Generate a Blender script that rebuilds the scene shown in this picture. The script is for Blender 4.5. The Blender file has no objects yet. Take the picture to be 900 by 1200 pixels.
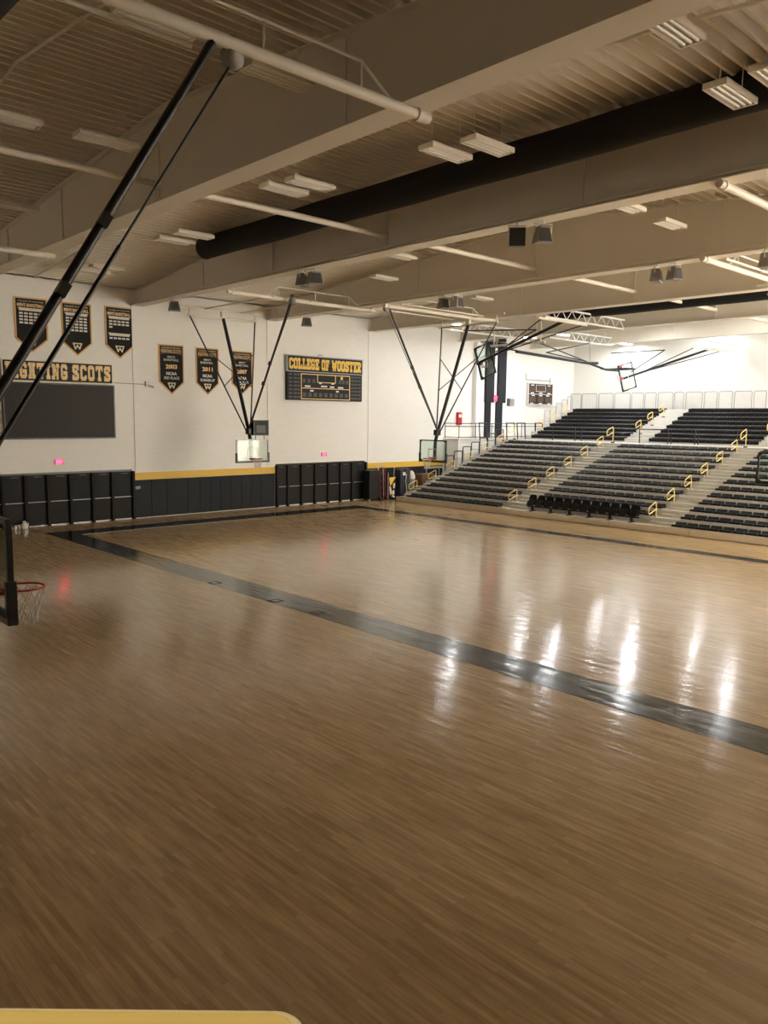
import bpy, bmesh, math, random
from mathutils import Vector, Matrix
random.seed(4)
C = bpy.context.scene.collection
PI = math.pi
ORD = ['first','second','third','fourth','fifth','sixth','seventh','eighth','ninth','tenth','eleventh','twelfth','thirteenth']

# ------------------------------------------------------------------ mesh builder
class MB:
    def __init__(s): s.v=[]; s.f=[]; s.sm=[]
    def add(s, vs, fs, smooth=False):
        o=len(s.v); s.v+= [tuple(v) for v in vs]
        for f in fs: s.f.append(tuple(i+o for i in f)); s.sm.append(smooth)
        return s
    def box(s,x0,x1,y0,y1,z0,z1):
        vs=[(x0,y0,z0),(x1,y0,z0),(x1,y1,z0),(x0,y1,z0),(x0,y0,z1),(x1,y0,z1),(x1,y1,z1),(x0,y1,z1)]
        return s.add(vs,[(0,3,2,1),(4,5,6,7),(0,1,5,4),(1,2,6,5),(2,3,7,6),(3,0,4,7)])
    def obox(s,c,ax,ay,az):
        c=Vector(c);ax=Vector(ax);ay=Vector(ay);az=Vector(az)
        vs=[c+ax*i+ay*j+az*k for k in(-1,1) for i,j in((-1,-1),(1,-1),(1,1),(-1,1))]
        return s.add(vs,[(0,3,2,1),(4,5,6,7),(0,1,5,4),(1,2,6,5),(2,3,7,6),(3,0,4,7)])
    def prism(s,poly,fn,d0,d1,smooth=False):
        # poly: 2-D outline; fn(u,v,d) -> 3-D point; d0,d1 the two depths
        n=len(poly); vs=[fn(u,v,d0) for u,v in poly]+[fn(u,v,d1) for u,v in poly]
        fs=[tuple(range(n))[::-1],tuple(range(n,2*n))]+[(i,(i+1)%n,n+(i+1)%n,n+i) for i in range(n)]
        return s.add(vs,fs,smooth)
    def ring(s,outer,inner,fn,d0,d1):
        n=len(outer); vs=[]
        for d in(d0,d1):
            vs+=[fn(u,v,d) for u,v in outer]+[fn(u,v,d) for u,v in inner]
        fs=[]
        for i in range(n):
            j=(i+1)%n
            fs+=[(i,n+i,n+j,j),(2*n+i,2*n+j,3*n+j,3*n+i),(i,j,2*n+j,2*n+i),(n+i,3*n+i,3*n+j,n+j)]
        return s.add(vs,fs)
    def tube(s,pts,r,n=8,closed=False):
        P=[Vector(p) for p in pts]; m=len(P)
        rs=r if isinstance(r,(list,tuple)) else [r]*m
        T=[]
        for i in range(m):
            a=P[i-1] if (i>0 or closed) else P[i]; b=P[(i+1)%m] if (i<m-1 or closed) else P[i]
            T.append((b-a).normalized())
        u=T[0].orthogonal().normalized(); vs=[]
        for i in range(m):
            u=(u-T[i]*u.dot(T[i]))
            u=u.normalized() if u.length>1e-6 else T[i].orthogonal().normalized()
            w=T[i].cross(u)
            for k in range(n):
                a=2*PI*k/n; vs.append(P[i]+(u*math.cos(a)+w*math.sin(a))*rs[i])
        fs=[]
        for i in range(m if closed else m-1):
            j=(i+1)%m
            for k in range(n):
                l=(k+1)%n; fs.append((i*n+k,i*n+l,j*n+l,j*n+k))
        s.add(vs,fs,True)
        if not closed:
            s.add(vs[:n],[tuple(range(n))[::-1]]); s.add(vs[-n:],[tuple(range(n))])
        return s
    def lathe(s,c,prof,n=16):
        vs=[]
        for r,z in prof:
            for k in range(n):
                a=2*PI*k/n; vs.append((c[0]+r*math.cos(a),c[1]+r*math.sin(a),c[2]+z))
        fs=[(i*n+k,i*n+(k+1)%n,(i+1)*n+(k+1)%n,(i+1)*n+k) for i in range(len(prof)-1) for k in range(n)]
        s.add(vs,fs,True); s.add(vs[:n],[tuple(range(n))[::-1]]); s.add(vs[-n:],[tuple(range(n))])
        return s
    def mesh(s,name,m):
        me=bpy.data.meshes.new(name); me.from_pydata(s.v,[],s.f)
        me.polygons.foreach_set('use_smooth',s.sm)
        if m: me.materials.append(m)
        me.update(); return me
    def build(s,name,m,parent=None,loc=None,rot=None,bevel=0):
        o=bpy.data.objects.new(name,s.mesh(name,m)); C.objects.link(o)
        if parent: o.parent=parent
        if loc: o.location=loc
        if rot: o.rotation_euler=rot
        if bevel:
            b=o.modifiers.new('edge','BEVEL'); b.width=bevel; b.segments=3; b.limit_method='ANGLE'
        return o

def tag(o,label=None,cat=None,group=None,kind=None):
    if label: o['label']=label
    if cat: o['category']=cat
    if group: o['group']=group
    if kind: o['kind']=kind
    return o
def thing(name,label,cat,loc=(0,0,0),rz=0,group=None):
    o=bpy.data.objects.new(name,None); C.objects.link(o); o.location=loc; o.rotation_euler=(0,0,rz)
    o.empty_display_size=.2
    return tag(o,label,cat,group)
def struct(name,mb,m,label=None):
    return tag(mb.build(name,m),label=label,kind='structure')
def link(o,parent=None):
    C.objects.link(o)
    if parent: o.parent=parent
    return o

# ------------------------------------------------------------------ materials
def new_mat(name):
    m=bpy.data.materials.new(name); m.use_nodes=True
    nt=m.node_tree; return m,nt,nt.nodes['Principled BSDF']
def mat(name,col,rough=.5,metal=0,var=.06,scale=6,bump=0,spec=.5):
    m,nt,b=new_mat(name)
    tc=nt.nodes.new('ShaderNodeTexCoord'); no=nt.nodes.new('ShaderNodeTexNoise'); no.inputs['Scale'].default_value=scale; no.inputs['Detail'].default_value=3
    nt.links.new(tc.outputs['Object'],no.inputs['Vector'])
    mx=nt.nodes.new('ShaderNodeMix'); mx.data_type='RGBA'
    mx.inputs['A'].default_value=(*[c*(1-var) for c in col],1); mx.inputs['B'].default_value=(*[min(1,c*(1+var)) for c in col],1)
    nt.links.new(no.outputs['Fac'],mx.inputs['Factor']); nt.links.new(mx.outputs['Result'],b.inputs['Base Color'])
    b.inputs['Roughness'].default_value=rough; b.inputs['Metallic'].default_value=metal; b.inputs['Specular IOR Level'].default_value=spec
    if bump:
        bp=nt.nodes.new('ShaderNodeBump'); bp.inputs['Strength'].default_value=bump; bp.inputs['Distance'].default_value=.02
        nt.links.new(no.outputs['Fac'],bp.inputs['Height']); nt.links.new(bp.outputs['Normal'],b.inputs['Normal'])
    return m
def emit(name,col,strength):
    m,nt,b=new_mat(name); b.inputs['Base Color'].default_value=(*col,1); b.inputs['Emission Color'].default_value=(*col,1); b.inputs['Emission Strength'].default_value=strength
    return m

M=dict(
 black=mat('black_powder_coat',(.012,.012,.013),.38),
 pad=mat('black_vinyl_padding',(.020,.021,.025),.6,spec=.18,var=.12,scale=3),
 navy=mat('dark_navy_vinyl',(.022,.027,.038),.45,var=.12),
 partition=mat('black_painted_partition',(.022,.021,.020),.6,spec=.18,var=.15,scale=2),
 cream=mat('cream_ceiling_paint',(.76,.71,.62),.6,var=.03,scale=1.5),
 pipe=mat('cream_pipe_paint',(.78,.73,.64),.45,var=.03),
 grey=mat('grey_metal',(.40,.40,.41),.45,.3),
 lgrey=mat('aluminium_deck',(.68,.66,.62),.5,.1,var=.08,scale=3),
 board=mat('pale_front_board',(.74,.66,.52),.6),
 speaker=mat('grey_loudspeaker',(.30,.29,.27),.7),
 spgrille=mat('black_speaker_grille',(.06,.058,.055),.8),
 seat=mat('black_moulded_plastic',(.009,.009,.010),.5,var=.15,spec=.2),
 yellow=mat('yellow_rail_paint',(.86,.64,.21),.4),
 yband=mat('yellow_wall_band',(.78,.50,.075),.55),
 gold=mat('gold_letter_vinyl',(.95,.68,.32),.55),
 ygold=mat('bright_yellow_letter_vinyl',(.98,.62,.08),.5),
 lcream=mat('cream_letter_edge',(.85,.78,.60),.55),
 white=mat('white_paint',(.80,.80,.79),.5,var=.03),
 wvinyl=mat('white_print',(.75,.74,.70),.6),
 border=mat('orange_gold_banner_trim',(.75,.44,.17),.7),
 cloth=mat('black_banner_cloth',(.012,.012,.012),.85,var=.2,scale=8,bump=.1),
 dred=mat('dark_banner_print',(.10,.055,.035),.8),
 screen=mat('dark_screen_face',(.028,.024,.020),.5,spec=.2,var=.05),
 sbface=mat('dark_scoreboard_face',(.022,.023,.026),.5,spec=.2),
 sbmark=mat('grey_scoreboard_digits',(.075,.075,.08),.5),
 red=mat('red_paint',(.50,.02,.025),.45),
 dkred=mat('dark_red_steel',(.26,.02,.02),.5),
 rim=mat('orange_red_rim',(.52,.035,.02),.4),
 net=mat('white_net_cord',(.68,.66,.62),.8),
 wood=mat('brown_plywood',(.20,.11,.055),.6,var=.2,scale=4),
 duct=mat('black_duct_fabric',(.005,.005,.005),.85,var=.2,scale=1.2),
 lens=mat('unlit_lamp_lens',(.70,.68,.62),.25),
 trim=mat('painted_edge_highlight',(.92,.76,.42),.3),  # highlight of the ledge edge, put into the colour
 band=None)
M['lamp']=emit('lit_lamp_lens',(.93,.97,1.0),35)
M['exit']=emit('exit_sign_glow',(1.0,.03,.08),1.5)

def glass_mat():
    m,nt,b=new_mat('backboard_glass'); out=nt.nodes['Material Output']; nt.nodes.remove(b)
    t=nt.nodes.new('ShaderNodeBsdfTransparent'); t.inputs['Color'].default_value=(.86,.93,.90,1)
    g=nt.nodes.new('ShaderNodeBsdfGlossy'); g.inputs['Roughness'].default_value=.03
    f=nt.nodes.new('ShaderNodeLayerWeight'); f.inputs['Blend'].default_value=.10
    n=nt.nodes.new('ShaderNodeTexNoise'); n.inputs['Scale'].default_value=3
    mx=nt.nodes.new('ShaderNodeMixShader'); nt.links.new(f.outputs['Facing'],mx.inputs[0]); nt.links.new(t.outputs[0],mx.inputs[1]); nt.links.new(g.outputs[0],mx.inputs[2])
    nt.links.new(mx.outputs[0],out.inputs['Surface']); return m
M['glass']=glass_mat()

def plank_nodes(nt,along_y=True):
    tc=nt.nodes.new('ShaderNodeTexCoord'); mp=nt.nodes.new('ShaderNodeMapping'); mp.inputs['Rotation'].default_value=(0,0,PI/2)
    nt.links.new(tc.outputs['Object'],mp.inputs['Vector'])
    br=nt.nodes.new('ShaderNodeTexBrick'); br.inputs['Scale'].default_value=1; br.inputs['Brick Width'].default_value=.95; br.inputs['Row Height'].default_value=.062
    br.inputs['Mortar Size'].default_value=.0009; br.inputs['Mortar Smooth'].default_value=.3; br.inputs['Bias'].default_value=0; br.offset=.37; br.offset_frequency=2
    nt.links.new(mp.outputs[0],br.inputs['Vector'])
    m2=nt.nodes.new('ShaderNodeMapping'); m2.inputs['Scale'].default_value=(9,.7,1); nt.links.new(tc.outputs['Object'],m2.inputs['Vector'])
    gr=nt.nodes.new('ShaderNodeTexNoise'); gr.inputs['Scale'].default_value=1.6; gr.inputs['Detail'].default_value=5; gr.inputs['Roughness'].default_value=.6
    nt.links.new(m2.outputs[0],gr.inputs['Vector'])
    return tc,br,gr
def floor_mat(name,c1,c2,cm,rough,varamt):
    m,nt,b=new_mat(name); tc,br,gr=plank_nodes(nt)
    br.inputs['Color1'].default_value=(*c1,1); br.inputs['Color2'].default_value=(*c2,1); br.inputs['Mortar'].default_value=(*cm,1)
    mul=nt.nodes.new('ShaderNodeMix'); mul.data_type='RGBA'; mul.blend_type='MULTIPLY'; mul.inputs['Factor'].default_value=1
    rp=nt.nodes.new('ShaderNodeMapRange'); rp.inputs['From Min'].default_value=.3; rp.inputs['From Max'].default_value=.7; rp.inputs['To Min'].default_value=1-varamt; rp.inputs['To Max'].default_value=1+varamt
    nt.links.new(gr.outputs['Fac'],rp.inputs['Value'])
    cb=nt.nodes.new('ShaderNodeCombineColor'); [nt.links.new(rp.outputs[0],cb.inputs[i]) for i in range(3)]
    nt.links.new(br.outputs['Color'],mul.inputs['A']); nt.links.new(cb.outputs[0],mul.inputs['B']); nt.links.new(mul.outputs['Result'],b.inputs['Base Color'])
    # varnish: broken gloss, plank by plank
    rr=nt.nodes.new('ShaderNodeMapRange'); rr.inputs['From Min'].default_value=.35; rr.inputs['From Max'].default_value=.65; rr.inputs['To Min'].default_value=rough*.55; rr.inputs['To Max'].default_value=rough*1.75
    nt.links.new(gr.outputs['Fac'],rr.inputs['Value']); nt.links.new(rr.outputs[0],b.inputs['Roughness'])
    b.inputs['Specular IOR Level'].default_value=1.0
    m3=nt.nodes.new('ShaderNodeMapping'); m3.inputs['Scale'].default_value=(3.2,.55,1); nt.links.new(tc.outputs['Object'],m3.inputs['Vector'])
    wv=nt.nodes.new('ShaderNodeTexNoise'); wv.inputs['Scale'].default_value=1.0; wv.inputs['Detail'].default_value=1.5
    nt.links.new(m3.outputs[0],wv.inputs['Vector'])
    b1=nt.nodes.new('ShaderNodeBump'); b1.inputs['Strength'].default_value=1; b1.inputs['Distance'].default_value=.011
    nt.links.new(wv.outputs['Fac'],b1.inputs['Height'])
    bp=nt.nodes.new('ShaderNodeBump'); bp.inputs['Strength'].default_value=1; bp.inputs['Distance'].default_value=.0022
    nt.links.new(gr.outputs['Fac'],bp.inputs['Height']); nt.links.new(b1.outputs['Normal'],bp.inputs['Normal']); nt.links.new(bp.outputs['Normal'],b.inputs['Normal'])
    return m
M['floor']=floor_mat('maple_floor',(.63,.455,.25),(.50,.35,.18),(.24,.155,.075),.125,.22)
M['band']=floor_mat('black_stained_floor',(.030,.030,.030),(.024,.024,.024),(.012,.012,.012),.12,.25)

def wall_mat():
    m,nt,b=new_mat('white_painted_block')
    tc=nt.nodes.new('ShaderNodeTexCoord'); sp=nt.nodes.new('ShaderNodeSeparateXYZ'); ad=nt.nodes.new('ShaderNodeMath'); cb=nt.nodes.new('ShaderNodeCombineXYZ')
    nt.links.new(tc.outputs['Object'],sp.inputs[0]); nt.links.new(sp.outputs[0],ad.inputs[0]); nt.links.new(sp.outputs[1],ad.inputs[1])
    nt.links.new(ad.outputs[0],cb.inputs[0]); nt.links.new(sp.outputs[2],cb.inputs[1])
    br=nt.nodes.new('ShaderNodeTexBrick'); br.inputs['Scale'].default_value=1; br.inputs['Brick Width'].default_value=.4; br.inputs['Row Height'].default_value=.2; br.inputs['Mortar Size'].default_value=.008
    br.inputs['Color1'].default_value=(.87,.86,.83,1); br.inputs['Color2'].default_value=(.85,.84,.81,1); br.inputs['Mortar'].default_value=(.82,.81,.78,1)
    nt.links.new(cb.outputs[0],br.inputs['Vector']); nt.links.new(br.outputs['Color'],b.inputs['Base Color'])
    bp=nt.nodes.new('ShaderNodeBump'); bp.inputs['Strength'].default_value=.12; bp.inputs['Distance'].default_value=.005; bp.invert=True
    nt.links.new(br.outputs['Fac'],bp.inputs['Height']); nt.links.new(bp.outputs['Normal'],b.inputs['Normal'])
    b.inputs['Roughness'].default_value=.6; return m
M['wall']=wall_mat()

# ------------------------------------------------------------------ room shell
YW=36.53; XR=54.8; XL=-8.0; YF=-4.0; RY=18.25
def roof(y): return 12.73-abs(y-RY)/12.0
struct('floor',MB().box(XL,XR,YF,YW,-.2,0),M['floor'])
def gable(x0,x1): # end walls across Y
    mb=MB(); poly=[(YF-.3,0),(YW+.3,0),(YW+.3,roof(YW)+.2),(RY,roof(RY)+.2),(YF-.3,roof(YF)+.2)]
    return mb.prism(poly,lambda u,v,d:(d,u,v),x0,x1)
struct('wall_right',gable(XR,XR+.3),M['wall'])
struct('wall_left',gable(XL-.3,XL),M['wall'])
mb=MB().box(XL,27.0,YF-.3,YF,0,roof(YF)+.2); mb.box(46,XR,YF-.3,YF,0,roof(YF)+.2); struct('wall_front',mb,M['wall'])  # unseen gap between the two pieces is added to let world light in
struct('wall_back',MB().box(XL,XR,YW,YW+.3,0,roof(YW)+.2),M['wall'])
# ribbed steel roof deck
mb=MB(); prof=[]; y=YF; per=.32
while y<YW:
    for dy,dz in((0,0),(.215,0),(.23,-.20),(.305,-.20)): prof.append((y+dy,dz))
    y+=per
prof=[(min(a,YW),b) for a,b in prof]+[(YW,0)]
prof=[(a,roof(a)+b) for a,b in prof]
n=len(prof)
mb.add([(XL,a,z) for a,z in prof]+[(XR,a,z) for a,z in prof],[(i,i+1,n+i+1,n+i) for i in range(n-1)])
top=[(a,roof(a)+.25) for a in(YF,RY,YW)]
mb.add([(XL,a,z) for a,z in top]+[(XR,a,z) for a,z in top],[(0,3,4,1),(1,4,5,2)])
struct('ceiling',mb,M['cream'])
# tapered roof beams
BX=[2.1,9.9,17.7,25.5,32.95,41.1,48.9]; BZ=10.285
for k,x in enumerate(BX):
    mb=MB()
    poly=[(YF,BZ),(YW,BZ),(YW,roof(YW)-.20),(RY,roof(RY)-.20),(YF,roof(YF)-.20)]
    mb.prism(poly,lambda u,v,d:(d,u,v),x-.012,x+.012)
    mb.box(x-.31,x+.31,YF,YW,BZ-.03,BZ)
    for a,b in((YF,RY),(RY,YW)):
        za,zb=roof(a)-.225,roof(b)-.225
        mb.add([(x+dx,yy,zz+dz) for dz in(0,.02) for dx,yy,zz in((-.2,a,za),(.2,a,za),(.2,b,zb),(-.2,b,zb))],[(0,1,2,3),(4,7,6,5),(0,4,5,1),(1,5,6,2),(2,6,7,3),(3,7,4,0)])
    for yy in(YW-.6,30.2,25.2,18.9,11.7,5):   # web stiffeners
        mb.box(x-.05,x+.05,yy-.008,yy+.008,BZ,roof(yy)-.22)
    struct('roof_beam',mb,M['cream'],label=f'cream tapered steel roof beam, {ORD[k]} from the left end of the hall')
# flat wall columns under the beam ends
n=1
for x in(17.7,25.5,32.95):
    struct(f'trim_{n}',MB().box(x-.28,x+.28,YW-.04,YW,2.35,BZ-.03),M['wall']); n+=1
# end wall bands
for x0,x1 in((17.30,25.69),(32.52,39.5)):
    struct(f'trim_{n}',MB().box(x0,x1,YW-.05,YW,1.90,2.25),M['yband']); n+=1
struct('baseboard_back',MB().box(32.52,39.5,YW-.04,YW,0,1.90),M['pad'])
struct('baseboard_left',MB().box(XL,17.3,YW-.03,YW,0,.05),M['white'])
# black borders painted on the court
def paint(x0,x1,y0,y1):
    global n
    struct(f'trim_{n}',MB().box(x0,x1,y0,y1,.0,.003),M['band']); n+=1
paint(12.16,13.23,2.0,34.24); paint(13.23,29.75,33.0,34.24); paint(29.05,29.75,2.0,33.0)

# floor plates on the near border
for i,(x,y) in enumerate([(12.36,20.75),(12.39,17.6),(12.43,15.8)]):
    t=thing('floor_plate','small square black-rimmed floor plate in the dark border, %s from the far wall'%ORD[i],'floor plate',(x,y,.003),group='floor plates in the court border')
    w=.16
    MB().ring([(-w,-w),(w,-w),(w,w),(-w,w)],[(-w*.72,-w*.72),(w*.72,-w*.72),(w*.72,w*.72),(-w*.72,w*.72)],lambda u,v,d:(u,v,d),0,.006).build('rim',M['cloth'],t)
    MB().box(-w*.7,w*.7,-w*.7,w*.7,0,.004).build('lid',M['band'],t)

# ------------------------------------------------------------------ block lettering
G={'F':["1111111","1111111","0110001","0110100","0111100","0110100","0110000","1111000","1111000"],
'I':["1111","1111","0110","0110","0110","0110","0110","1111","1111"],
'G':["0111110","1111111","1100011","1100000","1101111","1101111","1100011","1111111","0111110"],
'H':["1110111","1110111","0110110","0110110","0111110","0110110","0110110","1110111","1110111"],
'T':["11111111","11111111","10011001","00011000","00011000","00011000","00011000","00111100","00111100"],
'N':["11100111","11110111","01110010","01111010","01111010","01101110","01101110","11100110","11100110"],
'S':["0111111","1111111","1100011","1111100","0111110","0001111","1100011","1111111","1111110"],
'C':["0111110","1111111","1100011","1100000","1100000","1100000","1100011","1111111","0111110"],
'O':["0111110","1111111","1100011","1100011","1100011","1100011","1100011","1111111","0111110"],
'L':["1111000","1111000","0110000","0110000","0110000","0110001","0110011","1111111","1111111"],
'E':["1111111","1111111","0110001","0110100","0111100","0110100","0110001","1111111","1111111"],
'W':["1110000111","1110000111","0110110110","0110110110","0110110110","0111111110","0011111100","0011001100","0011001100"],
'R':["1111110","1111111","0110011","0110011","0111110","0111100","0110110","1110111","1110011"]}
def block_text(text,x0,x1,z0,z1,yf,m,me,parent,gap=1,edge=.014):
    cols=0
    for ch in text: cols+= (4 if ch==' ' else len(G[ch][0])+gap)
    cols-=gap; cw=(x1-x0)/cols; rh=(z1-z0)/9; cx=0
    for ch in text:
        if ch==' ': cx+=4; continue
        g=G[ch]; pair=[]
        for grow,dep,yy in((0,.012,yf-.012),(edge,.012,yf)):
            mb=MB()
            for r,row in enumerate(g):
                i=0
                while i<len(row):
                    if row[i]=='1':
                        j=i
                        while j<len(row) and row[j]=='1': j+=1
                        mb.box(x0+(cx+i)*cw-grow,x0+(cx+j)*cw+grow,yy-dep,yy,z1-(r+1)*rh-grow,z1-r*rh+grow); i=j
                    else: i+=1
            pair.append(mb)
        l=pair[0].build('letter',m,parent); pair[1].build('letter_edge',me,l)
        cx+=len(g[0])+gap
def text_mesh(name,s,w,h,m,parent,loc,bold=.03,dep=.006):
    cu=bpy.data.curves.new(name,'FONT'); cu.body=s; cu.size=1; cu.offset=bold; cu.extrude=.01; cu.align_x='CENTER'; cu.align_y='CENTER'; cu.resolution_u=2
    tmp=bpy.data.objects.new(name,cu); me=bpy.data.meshes.new_from_object(tmp); bpy.data.objects.remove(tmp)
    xs=[v.co.x for v in me.vertices]; ys=[v.co.y for v in me.vertices]; dx=max(xs)-min(xs); dy=max(ys)-min(ys); cx=(max(xs)+min(xs))/2; cy=(max(ys)+min(ys))/2
    for v in me.vertices:
        v.co=Vector(((v.co.x-cx)*w/dx,-(v.co.z*dep/.01),(v.co.y-cy)*h/dy))
    me.flip_normals() if hasattr(me,'flip_normals') else None
    me.materials.clear(); me.materials.append(m); me.name=name
    o=bpy.data.objects.new(name,me); C.objects.link(o); o.parent=parent; o.location=loc; return o

# big sign and video screen on the far wall
t=thing('wall_sign','wide black sign reading FIGHTING SCOTS in gold block letters','sign',(13.85,YW,6.9))
lx0,lx1=11.38-13.85,16.35-13.85
fx=lambda u,v,d:(u,d,v)
MB().box(lx0,lx1,-.16,0,-.40,.50).build('panel',M['sbface'],t)
o_=[(lx0,-.42),(lx1,-.42),(lx1,.53),(lx0,.53)]; i_=[(lx0+.05,-.37),(lx1-.05,-.37),(lx1-.05,.48),(lx0+.05,.48)]
MB().ring(o_,i_,fx,-.175,-.02).build('border',M['lcream'],t)
block_text('FIGHTING SCOTS',lx0+.16,lx1-.14,-.28,.40,-.16,M['gold'],M['lcream'],t,2,.010)
t=thing('video_screen','large blank dark video screen below the FIGHTING SCOTS sign','screen',(13.9,YW,5.2))
MB().box(11.42-13.9,16.38-13.9,-.14,-.002,-1.23,1.24).build('display',M['screen'],t)
a0,a1=11.42-13.9,16.38-13.9
MB().ring([(a0-.03,-1.26),(a1+.03,-1.26),(a1+.03,1.25),(a0-.03,1.25)],[(a0+.03,-1.2),(a1-.03,-1.2),(a1-.03,1.2),(a0+.03,1.2)],fx,-.16,-.01).build('bezel',M['black'],t)

# scoreboard on the far wall
t=thing('scoreboard','wide black scoreboard headed COLLEGE OF WOOSTER in yellow letters','scoreboard',(29.2,YW,6.0))
X0,X1=-2.76,2.78
MB().box(X0,X1,-.22,0,0,1.62).build('scoring_panel',M['sbface'],t)
hd=MB().box(X0,X1,-.24,0,1.62,2.48).build('header_panel',M['sbface'],t)
block_text('COLLEGE OF WOOSTER',X0+.12,X1-.12,1.74,2.34,-.24,M['ygold'],M['lcream'],hd,1,.010)
MB().ring([(X0-.03,1.58),(X1+.03,1.58),(X1+.03,2.51),(X0-.03,2.51)],[(X0+.02,1.63),(X1-.02,1.63),(X1-.02,2.46),(X0+.02,2.46)],fx,-.255,-.02).build('header_trim',M['grey'],t)
mb=MB()
def rect_line(mb,x0,x1,z0,z1,w,y): mb.ring([(x0,z0),(x1,z0),(x1,z1),(x0,z1)],[(x0+w,z0+w),(x1-w,z0+w),(x1-w,z1-w),(x0+w,z1-w)],fx,y,-.2)
rect_line(mb,-1.82,1.82,.06,1.50,.045,-.235); mb.box(-1.8,1.8,-.235,-.2,.67,.71); rect_line(mb,-.65,.72,1.02,1.50,.04,-.24)
mb.build('yellow_outline',M['gold'],t)
for x,z,w in((-1.35,.80,.2),(-.42,1.0,.1),(.5,1.0,.1),(-.15,.82,.22),(.45,.80,.16),(1.1,.78,.2),(-1.05,.55,.12),(.85,.55,.1)): MB().box(x-w,x+w,-.235,-.2,z-.045,z+.045).build('caption_strip',M['wvinyl'],t)
MB().box(1.1,1.26,-.235,-.2,1.25,1.42).build('lit_indicator',M['ygold'],t)
DW=[]
for k in range(7):
    z=.12+k*.21
    DW+=[(x0,x0+.22,z,z+.11) for x0 in(-2.66,-2.34,-2.08,1.92,2.18,2.46)]
DW+=[(x0,x0+.2,1.0,1.22) for x0 in(-1.7,-1.35,-1.0,.95,1.2,1.5)]+[(-1.7+k*.39,-1.45+k*.39,.2,.44) for k in range(9)]
for a,b,c,d in DW: MB().box(a,b,-.228,-.2,c,d).build('digit_window',M['sbmark'],t)
MB().tube([(-.5,-.05,2.48),(-.45,-.1,2.62),(-.2,-.15,2.6)],.025).build('bracket',M['grey'],t)

# ------------------------------------------------------------------ pennant banners
def pennant(xc,w,zt,zb,label,kind,lines):
    t=thing('pennant_banner',label,'banner',(xc,YW,zb),group='pennant banners on the far wall')
    H=zt-zb; s=H*.245; hw=w/2
    P=[(-hw,H),(-hw,s),(0,0),(hw,s),(hw,H)]
    q=.06; Q=[(-hw+q,H-q),(-hw+q,s+q*.55),(0,q*1.25),(hw-q,s+q*.55),(hw-q,H-q)]
    MB().prism([p for p in P[::-1]],fx,-.03,-.012).build('cloth',M['cloth'],t)
    MB().ring(P[::-1],Q[::-1],fx,-.038,-.01).build('border',M['border'],t)
    # W crest near the point
    k=w/1.4; z0=.27*k+.05
    mb=MB()
    for a,b in(((-.19,.25),(-.10,0)),((-.10,0),(0,.16)),((0,.16),(.10,0)),((.10,0),(.19,.25))):
        a=Vector((a[0]*k,-.036,z0+a[1]*k)); b=Vector((b[0]*k,-.036,z0+b[1]*k)); d=(b-a).normalized()
        mb.obox((a+b)/2,d*((b-a).length/2+.02),(0,.004,0),d.cross(Vector((0,1,0)))*.03*k)
    mb.box(-.22*k,.22*k,-.040,-.03,z0+.22*k,z0+.275*k)
    mb.build('crest',M['lcream'],t)
    y=-.03
    if kind=='list':
        text_mesh('top_line','COLLEGE OF WOOSTER',w*.78,.055,M['wvinyl'],t,(0,y,H-.17),.0)
        text_mesh('title',"MEN'S BASKETBALL",w*.82,.15,M['gold'],t,(0,y,H-.33))
        for zr,rows in lines:
            MB().prism([(-w*.40,zr+.07),(-w*.36,zr),(-w*.40+.06,zr-.06),(w*.40-.06,zr-.06),(w*.36,zr),(w*.40,zr+.07)],fx,-.036,-.02).build('ribbon',M['wvinyl'],t)
            mb=MB(); nr,nc,last=rows
            for r in range(nr):
                for c in range(nc if r<nr-1 else last):
                    x=-w*.36+c*(w*.74/nc); z=zr-.17-r*.135
                    mb.box(x,x+w*.74/nc*.76,-.034,-.02,z-.04,z+.04)
            mb.build('year_list',M['wvinyl'],t)
    else:
        A=[(-w*.42,H-.1),(-w*.42,H-.52),(-w*.2,H-.44),(0,H-.42),(w*.2,H-.44),(w*.42,H-.52),(w*.42,H-.1)]
        MB().prism(A,fx,-.034,-.02).build('top_panel',M['dred'],t)
        text_mesh('top_line','COLLEGE OF WOOSTER',w*.72,.05,M['lcream'],t,(0,-.034,H-.16),.0)
        text_mesh('title','FIGHTING SCOTS',w*.78,.17,M['gold'],t,(0,-.034,H-.33),.0)
        text_mesh('sport_line',"MEN'S",w*.3,.10,M['wvinyl'],t,(0,y,H-.60),.01)
        text_mesh('sport_line','BASKETBALL',w*.60,.11,M['wvinyl'],t,(0,y,H-.75),.01)
        text_mesh('year',lines[0],w*.46,.22,M['gold'],t,(0,y,H-1.08),.04)
        text_mesh('league','NCAA',w*.42,.16,M['white'],t,(0,y,H-1.42),.04)
        text_mesh('result',lines[1],w*.62,.14,M['wvinyl'],t,(0,y,H-1.64),.02)
pennant(12.76,1.40,10.12,7.76,"black pennant banner with four short rows of years, behind the thick goal brace",'list',[(10.12-7.76-.52,(4,5,3))])
pennant(14.77,1.37,10.10,7.73,'black pennant banner with six rows of years above the SCOTS sign','list',[(10.10-7.73-.52,(6,5,1))])
pennant(16.80,1.39,10.13,7.73,'black pennant banner with two white ribbons, beside the roof beam end','list',[(10.13-7.73-.52,(3,5,1)),(10.13-7.73-1.30,(1,5,5))])
pennant(19.46,1.37,8.56,6.11,'black pennant banner reading 2003 NCAA 3rd place','year',['2003','3RD PLACE'])
pennant(21.50,1.33,8.53,6.14,'black pennant banner reading 2011 NCAA runner-up','year',['2011','RUNNER-UP'])
pennant(23.60,1.30,8.50,6.22,'black pennant banner reading 2007 NCAA final four','year',['2007','FINAL FOUR'])

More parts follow.
